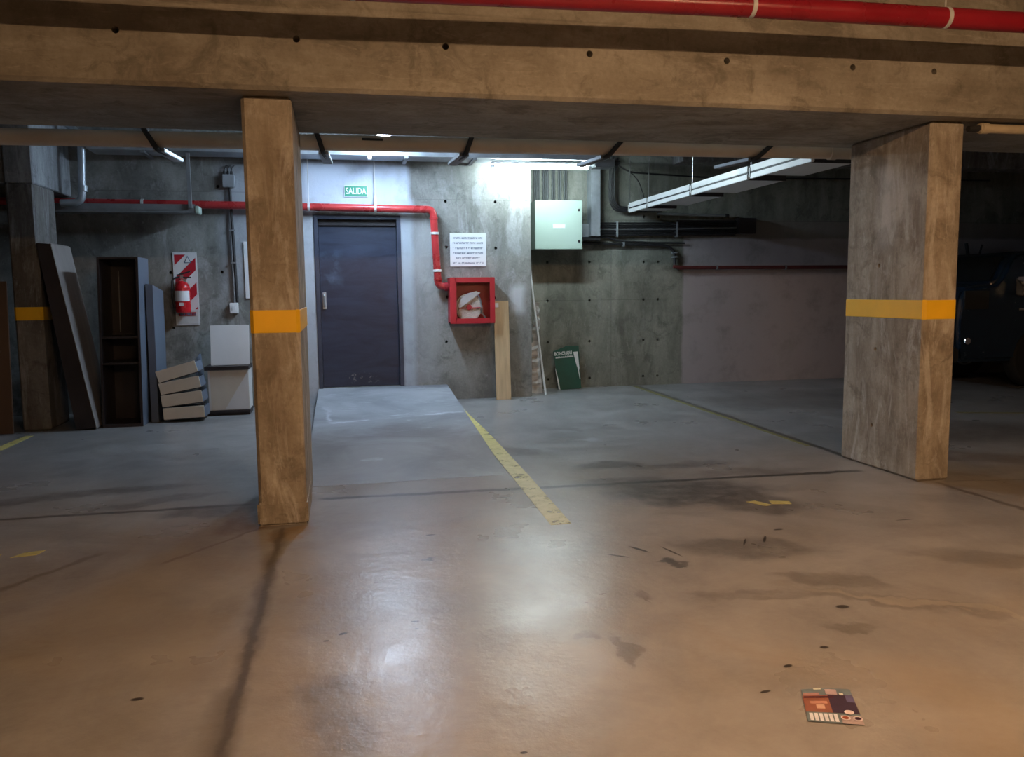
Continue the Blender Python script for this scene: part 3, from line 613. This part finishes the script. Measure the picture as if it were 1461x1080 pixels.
k = B().box(-1.665, -1.635, 9.275, 9.305, 1.42, 1.47); k.build('valve', 'steel', ex, bev=.003)
k = B().hexa([(-1.70, 9.28, 1.46), (-1.56, 9.28, 1.50), (-1.56, 9.28, 1.515), (-1.70, 9.28, 1.475), (-1.70, 9.30, 1.46), (-1.56, 9.30, 1.50), (-1.56, 9.30, 1.515), (-1.70, 9.30, 1.475)])
k.build('lever', 'dark', ex); B().box(-1.66, -1.555, 9.28, 9.30, 1.435, 1.45).build('carry_handle', 'dark', ex)
B().lathe([(.02, 0), (.02, .012)], (-1.62, 9.262, 1.41), 14, 'y').build('gauge', 'steel', ex)
B().tube(arc([(-1.67, 9.28, 1.45), (-1.745, 9.27, 1.43), (-1.752, 9.27, 1.22), (-1.735, 9.27, 1.12)], .05), .010, 8).build('hose', 'dark', ex, smooth=True)
B().box(-1.67, -1.63, 9.33, 9.381, 1.40, 1.43).build('wall_hook', 'steel', ex)

# ------------------------------------------------------------ electrical box and its cabling
el = thing('electrical_box', 'large pale green electrical box under the glowing lamp', 'electrical box', (2.66, 9.9, 2.06))
B().box(2.372, 2.962, 9.80, 10.10, 1.77, 2.355).build('box_body', 'panelgreen', el, bev=.006)
B().box(2.366, 2.968, 9.775, 9.80, 1.764, 2.361).build('box_door', 'panelgreen', el, bev=.006)
for z in (2.245, 1.865): B().lathe([(.015, -.008), (.015, 0)], (2.922, 9.775, z), 14, 'y').build('door_lock', 'dark', el)
B().box(2.59, 2.745, 9.771, 9.775, 2.025, 2.07).build('name_plate', 'sign_white', el)
xs = [2.430, 2.455, 2.485, 2.545, 2.575, 2.60, 2.66, 2.685, 2.74, 2.765, 2.815, 2.84]
k = thing('conduit_bundle', 'row of grey vertical conduits dropping into the pale green box', 'conduits', (2.63, 10.04, 2.36))
for x in xs: B().tube([(x, 10.05, 2.36), (x, 10.05, 3.04)], .0115, 8).build('conduit', 'conduit_grey', k, smooth=True)
vt = thing('cable_tray', 'vertical galvanised tray beside the pale green electrical box', 'cable tray', (3.2, 10.0, 2.4))
B().box(3.13, 3.145, 9.93, 10.10, 1.94, 3.04).box(3.145, 3.25, 9.93, 9.945, 1.94, 3.04).box(3.24, 3.25, 9.945, 10.1, 1.94, 3.04).build('tray_body', 'galv', vt)
B().box(2.995, 3.13, 10.03, 10.10, 1.935, 2.10).build('side_plate', 'galv', vt, bev=.003)
sl = tag(B().box(2.99, 3.27, 9.96, 10.10, 1.885, 1.93).build('cable_trough', 'dark', bev=.004), 'dark trough under the vertical tray by the electrical box', 'cable trough')
# horizontal bundle
bd = thing('cable_bundle', 'thick bundle of black cables running along the set-back wall', 'cables', (4.2, 10.02, 2.04))
for i in range(7):
    z = 2.108-.025*i; o_ = .006*(i % 2)
    B().tube([(3.26, 10.04-o_, z), (3.6, 10.045, z+.002), (4.3, 10.04, z+.008+random.uniform(-.004, .004)), (5.168, 10.04, z+.030)], .0105 if i % 2 else .012, 8).build('cable', 'galv_dull' if i in (3,) else 'cable', bd, smooth=True)
for x in (3.51, 4.33): B().box(x-.012, x+.012, 10.02, 10.10, 1.94, 2.13).build('cable_clip', 'galv', bd)
k = B().box(4.35, 5.168, 10.055, 10.10, 1.96, 2.16); k.build('backing_strip', 'black_wood', bd)
bx = tag(B().box(5.17, 5.42, 9.96, 10.10, 1.98, 2.185).build('terminal_box', 'black_wood', bev=.006), 'black box at the end of the cable bundle', 'terminal box')
c1 = tag(B().tube(arc([(3.26, 10.06, 1.94), (3.40, 10.06, 1.935), (3.52, 10.06, 1.885), (4.0, 10.06, 1.865), (4.45, 10.06, 1.86)], .05), .012, 8).build('wall_cable', 'cable', smooth=True), 'thin black cable sagging just under the bundle', 'cable')
c2 = thing('wall_conduit', 'black conduit that bends down to the dark red pipe', 'conduit', (3.7, 10.05, 1.85))
B().tube(arc([(2.97, 10.05, 1.86), (4.20, 10.05, 1.832), (4.31, 10.05, 1.75), (4.31, 10.05, 1.58)], .10), .019, 10).build('conduit_run', 'cable', c2, smooth=True)
for x, z in ((3.6, 1.845),): B().box(x-.01, x+.01, 10.02, 10.1, z-.028, z+.028).build('conduit_clip', 'galv', c2)
for z in (1.735, 1.68): B().box(4.285, 4.335, 10.02, 10.10, z-.008, z+.008).build('conduit_clip', 'galv', c2)
lp = thing('wall_pipe', 'dark red pipe along the plastered set-back wall', 'pipe', (6, 10.03, 1.53))
B().tube([(4.29, 10.04, 1.555), (4.38, 10.04, 1.54), (X1, 10.04, 1.53)], .026, 12).build('pipe_run', 'red_dull', lp, smooth=True)
for x in (4.9, 5.9, 6.9, 8.2): B().lathe([(.026, -.012), (.031, -.01), (.031, .01), (.026, .012)], (x, 10.04, 1.537), 12, 'x').build('pipe_clip', 'galv_dull', lp)
# upper loop of cables
lc = thing('cable_loop', 'black cables dropping beside the vertical tray and turning to the lamp row', 'cables', (3.5, 10.0, 2.5))
for i in range(4):
    d = .022*i
    B().tube(arc([(3.40+d, 10.0, 3.0), (3.39+d, 10.0, 2.40), (3.45+d, 10.0, 2.262+d*.8), (3.85, 10.0, 2.25+d*.6), (4.1, 10.0, 2.262)], .09), .0095, 8).build('cable', 'cable', lc, smooth=True)
B().tube(arc([(3.42, 9.95, 2.88), (3.62, 9.95, 2.74), (4.6, 9.98, 2.70), (6.7, 9.98, 2.715), (9.0, 9.98, 2.73)], .2), .010, 8).build('long_cable', 'cable', lc, smooth=True)
B().tube(arc([(3.55, 9.95, 2.80), (3.75, 9.95, 2.68), (3.84, 9.95, 2.45), (3.86, 9.95, 2.29)], .15), .006, 6).build('thin_wire', 'cable', lc, smooth=True)
cw = B()
for i in range(7):
    a = random.uniform(-.02, .02)
    cw.tube(arc([(3.215, 9.2+.02*i, 2.74+a), (3.23+.01*i, 9.3, 2.78+a), (3.30, 9.5, 2.70+a*2), (3.42, 9.85, 2.82)], .1), .011, 7)
cwo = cw.build('cable_tangle', 'cable', smooth=True); tag(cwo, 'tangle of black cables at the end of the glowing lamp', 'cables')
jb2 = thing('splice_box', 'grey splice box at the end of the glowing lamp', 'junction box', (3.02, 9.15, 2.72))
B().box(2.90, 3.14, 9.05, 9.25, 2.66, 2.75).build('box_body', 'galv_dull', jb2, bev=.01)
B().box(3.12, 3.2, 9.1, 9.2, 2.68, 2.74).build('box_neck', 'dark', jb2, bev=.008)
gp2 = thing('wall_conduit', 'short grey conduit with end fitting below the lamp row', 'conduit', (4.5, 10.03, 2.22))
B().tube([(4.05, 10.03, 2.235), (5.0, 10.03, 2.215)], .017, 10).build('conduit_run', 'galv_dull', gp2, smooth=True)
B().lathe([(.02, 0), (.024, .005), (.024, .05), (.02, .055)], (5.0, 10.03, 2.215), 12, 'x').build('end_fitting', 'dark', gp2)

# ------------------------------------------------------------ row of hanging unlit luminaires
def luminaire(y0, y1, label):
    t = thing('hanging_luminaire', label, 'luminaire', (3.85, (y0+y1)/2, 2.26), 'row of hanging luminaires')
    xa, xb = 3.62, 4.03
    k = B().box(xa+.03, xb, y0+.06, y1-.24, 2.235, 2.33); k.build('housing', 'white', t, bev=.004)
    B().box(xa, xa+.03, y0, y1-.03, 2.295, 2.35).build('upper_rail', 'white', t, bev=.003)
    B().box(xa, xa+.03, y0, y1-.03, 2.232, 2.278).build('lower_rail', 'white', t, bev=.003)
    B().box(xa+.006, xa+.028, y0, y1-.03, 2.278, 2.295).build('rail_slot', 'dark', t)
    B().box(xa+.03, xb, y0+.04, y0+.062, 2.232, 2.335).build('shaded_end_plate', 'black_wood', t)  # black carries the shade of the unlit end face in its colour
    B().box(xa-.005, xa+.035, y1-.035, y1-.015, 2.25, 2.33).build('rail_joint', 'strap', t)
    B().tube([(xa+.015, y1-.025, 2.32), (xa+.015, y1-.025, H)], .005, 6).build('hanging_rod', 'steel', t)
for (a, b), l in zip(((5.82, 6.82), (6.84, 8.06), (8.08, 9.29), (9.31, 9.94)),
                 ('hanging unlit metal luminaire closest to the tan pipe in the row', 'second hanging unlit luminaire of the row counted from the tan pipe',
                  'third hanging unlit luminaire of the row counted from the tan pipe', 'last short hanging luminaire of the row, touching the set-back wall')):
    luminaire(a, b, l)

# ------------------------------------------------------------ things leaning at the recess corner
ws = tag(B().tube([(2.415, 9.50, .0), (2.36, 9.58, .6), (2.31, 9.68, 1.2), (2.262, 9.78, 1.84)], .013, 8).build('plastic_strip', 'sign_white'), 'thin white plastic strip leaning in the wall corner beside the green board', 'strip')
k = B(); nn = 26
L, R_ = [], []
for i in range(nn+1):
    z = 1.12*i/nn; wv = .115*(1-z/1.25)+.02; off = .05*(1-z/1.2)
    L.append(k.bm.verts.new((2.40-off-wv*random.uniform(.7, 1.15)+.0, 9.75+random.uniform(-.02, .02), z)))
    R_.append((k.bm.verts.new((2.40-off*.2-wv*.35+random.uniform(-.012, .012), 9.66+random.uniform(-.04, .03), z)), k.bm.verts.new((2.43-z*.08, 9.72, z))))
for i in range(nn):
    k.bm.faces.new((L[i], R_[i][0], R_[i+1][0], L[i+1])); k.bm.faces.new((R_[i][0], R_[i][1], R_[i+1][1], R_[i+1][0])); k.bm.faces.new((R_[i][1], L[i], L[i+1], R_[i+1][1]))
k.bm.faces.new((L[0], R_[0][0], R_[0][1])); k.bm.faces.new((L[nn], R_[nn][1], R_[nn][0]))
tag(k.build('crumpled_sheet', 'debris'), 'crumpled dirty white plastic sheet stuffed behind the leaning strip', 'plastic sheet')
gb = thing('green_board', 'small dark green board with white lettering leaning on the set-back wall', 'board', (2.83, 9.93, 0))
m = Matrix.Translation((2.83, 9.925, .004)) @ Matrix.Rotation(-.14, 4, 'X') @ Matrix.Rotation(-.06, 4, 'Y')
pb = B(); pb.prism([(-.135, .0), (.165, .0), (.185, .545), (.02, .555), (-.155, .50)], 'y', 0, .016)
for v in pb.bm.verts: v.co = m @ v.co
pb.build('board_panel', 'board_green', gb)
text('board_lettering', 'BONOHOU', .062, 'sign_white', gb, m @ Matrix.Translation((-.03, -.002, .462)) @ Matrix.Rotation(PI/2, 4, 'X'), sx=.72, bold=.0016)
k = B(); x = -.135
while x < .10: k.box(x, x+.006, -.002, 0, .405, .425+random.uniform(-.005, .005), m); x += .0105
k.box(-.135, .10, -.002, 0, .413, .417, m); k.build('small_lettering', 'sign_white', gb)
k = B(); k.prism([(.105, .47), (.165, .47), (.165, .26), (.155, .22), (.165, .12), (.155, .12), (.145, .24), (.125, .33)], 'y', -.003, 0)
for v in k.bm.verts: v.co = m @ v.co
k.build('torn_white_edge', 'sign_white', gb)
k = B(); k.prism([(-.135, .02), (-.115, .0), (-.125, .12), (-.15, .28), (-.155, .28)], 'y', -.003, 0)
for v in k.bm.verts: v.co = m @ v.co
k.build('torn_white_edge', 'sign_white', gb)

# ------------------------------------------------------------ left corner furniture
lc_ = thing('leaning_cupboard', 'tall narrow black cupboard leaning against the corner pillar', 'cupboard', (-2.36, 8.2, 0))
def lean(pts_top, pts_bot, y0, y1, z1):
    (a0, a1), (b0, b1) = pts_bot, pts_top
    return [(a0, y0, .005), (a1, y0, .02), (b1, y0+.03, z1), (b0, y0+.03, z1+.012), (a0, y1, .005), (a1, y1, .02), (b1, y1+.03, z1), (b0, y1+.03, z1+.012)]
B().hexa(lean((-2.70, -2.575), (-2.46, -2.285), 8.20, 8.215, 1.735)).build('front_panel', 'black_wood', lc_, bev=.002)
B().hexa(lean((-2.595, -2.575), (-2.30, -2.283), 8.216, 8.75, 1.735)).build('side_panel', 'brown_wood', lc_, bev=.002)
B().hexa(lean((-2.70, -2.68), (-2.46, -2.44), 8.216, 8.75, 1.735)).build('side_panel', 'black_wood', lc_, bev=.002)
B().hexa(lean((-2.68, -2.595), (-2.435, -2.305), 8.735, 8.75, 1.735)).build('back_panel', 'black_wood', lc_, bev=.002)
B().hexa([(-2.682, 8.246, 1.72), (-2.597, 8.246, 1.71), (-2.597, 8.246, 1.735), (-2.682, 8.246, 1.745), (-2.682, 8.77, 1.72), (-2.597, 8.77, 1.71), (-2.597, 8.77, 1.735), (-2.682, 8.77, 1.745)]).build('top_panel', 'black_wood', lc_)
bm_ = B().hexa([(-2.288, 8.20, .01), (-2.281, 8.195, .01), (-2.573, 8.225, 1.73), (-2.579, 8.225, 1.73), (-2.288, 8.215, .01), (-2.281, 8.215, .01), (-2.573, 8.24, 1.73), (-2.579, 8.24, 1.73)])
bm_.build('edge_strip', 'edge', lc_)
sh = thing('shelving_unit', 'tall open black shelving unit with two shelves beside the fire extinguisher', 'shelving unit', (-2.05, 8.3, 0))
sk = Matrix(((1, 0, .02, 0), (0, 1, .02, 0), (0, 0, 1, 0), (0, 0, 0, 1)))
x0, x1, y0, y1, zt = -2.26, -1.895, 8.30, 8.72, 1.62
B().box(x0, x0+.02, y0, y1, 0, zt, sk).build('side_panel', 'black_wood', sh, bev=.002)
B().box(x1-.022, x1, y0+.002, y1, 0, zt, sk).build('side_panel', 'blue_lam', sh, bev=.002)
B().box(x1-.022, x1-.0005, y0-.004, y0+.002, 0, zt, sk).build('edge_strip', 'black_wood', sh)
B().box(x0+.02, x1-.022, y1-.015, y1, 0, zt, sk).build('back_panel', 'black_wood', sh)
B().box(x0+.02, x1-.022, y0, y1-.015, zt-.02, zt, sk).build('top_panel', 'black_wood', sh, bev=.002)
B().box(x0+.02, x1-.022, y0, y1-.015, .0, .03, sk).build('bottom_panel', 'black_wood', sh)
for z in (.85, .60): B().box(x0+.02, x1-.022, y0+.01, y1-.015, z, z+.02, sk).build('shelf', 'black_wood', sh, bev=.002)
B().box(x0+.09, x0+.096, y1-.03, y1-.015, .9, 1.5, sk).build('back_batten', 'edge', sh)
lb_ = tag(B().hexa([(-1.868, 8.52, .0), (-1.80, 8.52, .0), (-1.79, 8.54, 1.36), (-1.858, 8.54, 1.37), (-1.872, 9.0, .0), (-1.80, 9.0, .0), (-1.79, 9.02, 1.30), (-1.858, 9.02, 1.31)]).build('laminate_panel', 'blue_lam', bev=.003), 'blue-grey laminate panel standing against the black shelving unit', 'panel')
# fanned stack of four drawers
stk = [(-1.741, .03, .04, 'bottom drawer of the fanned stack of cream-fronted drawers'), (-1.751, .155, .11, 'second drawer from the floor in the fanned cream-fronted stack'),
       (-1.761, .275, .18, 'third drawer from the floor in the fanned cream-fronted stack'), (-1.776, .395, .27, 'top drawer of the fanned stack of cream-fronted drawers')]
def make_drawer():
    t = thing('drawer', 'x', 'drawer', (0, 0, 0), 'fanned stack of drawers')
    B().box(0, .385, 0, .016, 0, .115).build('drawer_front', 'cream_board', t, bev=.003, local=True)
    B().box(.01, .025, .016, .34, .0, .095).build('drawer_side', 'blue_lam', t, local=True)
    B().box(.37, .385, .016, .34, .0, .095).build('drawer_side', 'blue_lam', t, local=True)
    B().box(.025, .37, .325, .34, .0, .095).build('drawer_back', 'blue_lam', t, local=True)
    B().box(.01, .385, .017, .34, -.008, .0).build('drawer_bottom', 'black_wood', t, local=True)
    return t
proto = make_drawer()
for i, (x, z, a, l) in enumerate(stk):
    if i == 0: o = proto
    else:
        o = proto.copy(); COL.objects.link(o)
        for ch in list(proto.children):
            c_ = ch.copy(); COL.objects.link(c_); c_.parent = o
    o.location = (x, 8.46+.015*i, z); o.rotation_euler = (0, -a, 0); o['label'] = l; o['group'] = 'fanned stack of drawers'
tag(B().hexa([(-1.455, 8.95, .0), (-1.435, 8.95, .0), (-1.50, 8.97, .56), (-1.52, 8.97, .56), (-1.455, 9.30, .0), (-1.435, 9.30, .0), (-1.50, 9.32, .62), (-1.52, 9.32, .62)]).build('laminate_panel', 'blue_lam', bev=.003), 'grey laminate panel leaning between the drawers and the white cabinet', 'panel')
wc = thing('white_cabinet', 'low white cabinet carcass with dark shelf edges beside the banded pillar', 'cabinet', (-1.15, 8.8, 0))
B().box(-1.395, -.955, 8.80, 9.16, .03, .055).build('bottom_shelf', 'black_wood', wc, bev=.003)
B().box(-1.385, -.965, 8.84, 9.16, 0, .03).build('plinth', 'black_wood', wc)
B().box(-1.345, -.965, 8.83, 8.85, .055, .475).build('front_panel', 'cream_board', wc, bev=.003)
B().box(-1.365, -1.345, 8.83, 9.16, .055, .475).build('side_panel', 'melamine', wc)
B().box(-.985, -.965, 8.85, 9.16, .055, .475).build('side_panel', 'melamine', wc)
B().box(-1.395, -.955, 8.80, 9.16, .475, .515).build('top_shelf', 'black_wood', wc, bev=.003)
k = B(); k.prism([(-1.21, .06), (-.967, .06), (-.967, .46)], 'y', 8.826, 8.83); k.build('lit_triangle', 'melamine', wc)  # pale triangle on cream puts the edge of the lamp light into colour
tag(B().hexa([(-1.345, 8.93, .517), (-.96, 8.93, .517), (-.955, 9.0, .935), (-1.345, 9.0, .935), (-1.345, 8.95, .517), (-.96, 8.95, .517), (-.955, 9.02, .935), (-1.345, 9.02, .935)]).build('square_board', 'melamine', bev=.003), 'square white panel standing on the low white cabinet', 'panel')
cb = thing('cardboard_sheet', 'large brown cardboard sheet leaning beside the corner pillar', 'cardboard', (-3.5, 8.4, 0))
m = Matrix.Translation((-3.5, 8.10, .01)) @ Matrix.Rotation(-.07, 4, 'X')
B().box(-1.2, .54, 0, .02, 0, 1.39, m).build('sheet', 'cardboard', cb, bev=.003)
B().box(.36, .42, -.003, 0, .13, .23, m).build('sticker', 'edge', cb)
B().tube([m @ Vector((.30, -.012, .60)), m @ Vector((.44, -.012, .95))], .012, 6).build('dark_stick', 'dark', cb)  # thin dark stick resting diagonally on the sheet

# ------------------------------------------------------------ flyer on the floor
fl = thing('flyer', 'crumpled colourful advertising flyer lying on the floor', 'flyer', (1.402, 2.075, 0))
A, Bc, Cc, Dd = Vector((1.372, 2.183, 0)), Vector((1.517, 2.146, 0)), Vector((1.432, 1.950, 0)), Vector((1.288, 2.008, 0))
def fp_(u, v, z=.003): # u across 0..1, v down 0..1
    p = A.lerp(Bc, u).lerp(Dd.lerp(Cc, u), v); return (p.x, p.y, z + .004*abs(math.sin(3*u))*(1-v))
def patch(name, u0, u1, v0, v1, col, z=.0042):
    nm = 'flyer_%s' % name
    if nm not in MT: MT[nm] = plain(nm + '_ink', col, .35, var=.15, sc=40)
    k = B(); n = 5
    for i in range(n):
        a, b = u0+(u1-u0)*i/n, u0+(u1-u0)*(i+1)/n
        k.quad([fp_(a, v0, z), fp_(b, v0, z), fp_(b, v1, z), fp_(a, v1, z)])
    k.build(name, nm, fl)
patch('sheet', 0, 1, 0, 1, (.16, .20, .22), .003)
patch('picture', 0, .62, .22, .72, (.30, .11, .07), .0036); patch('dark_photo', .50, 1, .18, .72, (.06, .035, .06), .0038)
patch('light_streak', .02, .34, .14, .22, (.42, .22, .2), .0040); patch('dark_bar', .02, .6, .25, .30, (.08, .02, .03), .0041)
patch('orange_patch', .12, .45, .40, .48, (.52, .25, .18), .0042); patch('orange_spot', .22, .38, .50, .62, (.6, .36, .26), .0042)
patch('headline', .47, .70, .04, .20, (.5, .36, .38), .0042); patch('pale_bar', .25, .40, .01, .05, (.7, .7, .6), .0042); patch('blue_patch', .84, 1, .2, .4, (.13, .11, .22), .0043)
patch('pale_spot', .74, .82, .14, .20, (.7, .66, .55), .0043)
for i in range(6): patch('white_bar', .05+.09*i, .115+.09*i, .76, .97, (.80, .78, .85), .0042)
patch('white_corner', .62, 1, .78, 1, (.42, .32, .32), .0040)
for u, v, col in ((.70, .86, (.35, .08, .03)), (.92, .86, (.05, .015, .03)), (.80, .70, (.75, .6, .6))):
    for nm, rr, cc, zz in (('ring', .014, (.78, .66, .68), .0058), ('cup', .0095, col, .0064)):
        key = 'flyer_%s_%d' % (nm, int(u*100)); MT[key] = plain(key, cc, .35, sc=30)
        c0 = Vector(fp_(u, v, zz)); k = B(); k.bm.faces.new([k.bm.verts.new((c0.x+rr*math.cos(2*PI*j/20), c0.y+rr*.9*math.sin(2*PI*j/20), c0.z)) for j in range(20)]); k.build('printed_' + nm, key, fl)

# ------------------------------------------------------------ parked blue vehicle
cr = thing('car', 'dark blue off-road car parked in the unlit bay beyond the broad pillar', 'car', (9.3, 9.2, 0))
prof = [(7.24, .34), (7.21, .80), (7.24, 1.10), (7.30, 1.24), (7.72, 1.29), (7.80, 1.36), (7.93, 1.60), (8.05, 1.67), (11.2, 1.69), (11.35, 1.6), (11.45, 1.0), (11.45, .34)]
wy0, wy1 = 8.40, 9.85
k = B(); k.prism(prof, 'y', wy0, wy1)
body = k.build('body', 'car_blue', cr, bev=.05, smooth=True, seg=3)
hcut = B()
for wx in (8.42, 10.7): hcut.lathe([(.39, -.1), (.39, 1.8)], (wx, wy0, .38), 28, 'y')
cut(body, [hcut])
for wx in (8.42, 10.7):
    for wy in (wy0+.02, wy1-.22):
        wh = B().lathe([(.20, 0), (.34, .0), (.365, .03), (.365, .17), (.34, .20), (.20, .20)], (wx, wy, .365), 28, 'y').build('wheel', 'tyre', cr, smooth=True)
        B().lathe([(.02, -.004), (.12, .004), (.19, -.002), (.20, .02)], (wx, wy, .365), 24, 'y').build('rim', 'galv_dull', wh, smooth=True)
B().box(7.15, 7.25, wy0-.02, wy1+.02, .34, .52).build('bumper', 'tyre', cr, bev=.02)
B().box(8.05, 11.1, wy0+.1, wy1-.1, .3, .5).build('chassis', 'tyre', cr)
k = B(); k.prism([(8.10, 1.13), (8.16, 1.55), (8.95, 1.58), (8.95, 1.13)], 'y', wy0-.006, wy0+.01); k.build('window', 'car_glass', cr)
k = B(); k.prism([(9.05, 1.13), (9.05, 1.58), (10.0, 1.58), (10.0, 1.13)], 'y', wy0-.006, wy0+.01); k.build('window', 'car_glass', cr)
k = B(); k.hexa([(7.735, wy0+.12, 1.32), (7.735, wy1-.12, 1.32), (7.935, wy1-.15, 1.615), (7.935, wy0+.15, 1.615), (7.80, wy0+.12, 1.31), (7.80, wy1-.12, 1.31), (7.99, wy1-.15, 1.61), (7.99, wy0+.15, 1.61)]); k.build('windshield', 'car_glass', cr)
B().box(7.30, 7.64, wy0-.008, wy0+.02, .98, 1.20).build('side_vent', 'tyre', cr, bev=.004)
hl = B().lathe([(.085, -.02), (.09, 0), (.06, .03)], (7.195, wy0+.18, .74), 20, 'x').build('headlight', 'chrome', cr, smooth=True)
B().lathe([(.04, -.01), (.045, .0)], (7.36, wy0-.01, .60), 14, 'y').build('side_lamp', 'chrome', cr)
B().box(8.06, 8.14, wy0-.025, wy0, .96, .985).build('door_handle', 'chrome', cr, bev=.004)
mr = B().tube(arc([(8.05, wy0, 1.15), (7.98, wy0-.12, 1.18), (7.97, wy0-.14, 1.25)], .04), .012, 8).build('mirror_arm', 'tyre', cr)
B().box(7.93, 8.00, wy0-.22, wy0-.08, 1.14, 1.36).build('mirror_housing', 'chrome', mr, bev=.015)
ps = thing('forked_post', 'thin dark forked post standing behind the blue car', 'post', (8.75, 9.98, 0))
B().tube([(8.78, 9.98, 0), (8.78, 9.98, 1.35)], .02, 8).build('post', 'tyre', ps)
B().tube([(8.78, 9.98, 1.33), (8.66, 9.98, 1.86)], .022, 8).build('fork_arm', 'tyre', ps); B().tube([(8.78, 9.98, 1.33), (8.92, 9.98, 1.84)], .012, 8).build('fork_arm', 'tyre', ps)
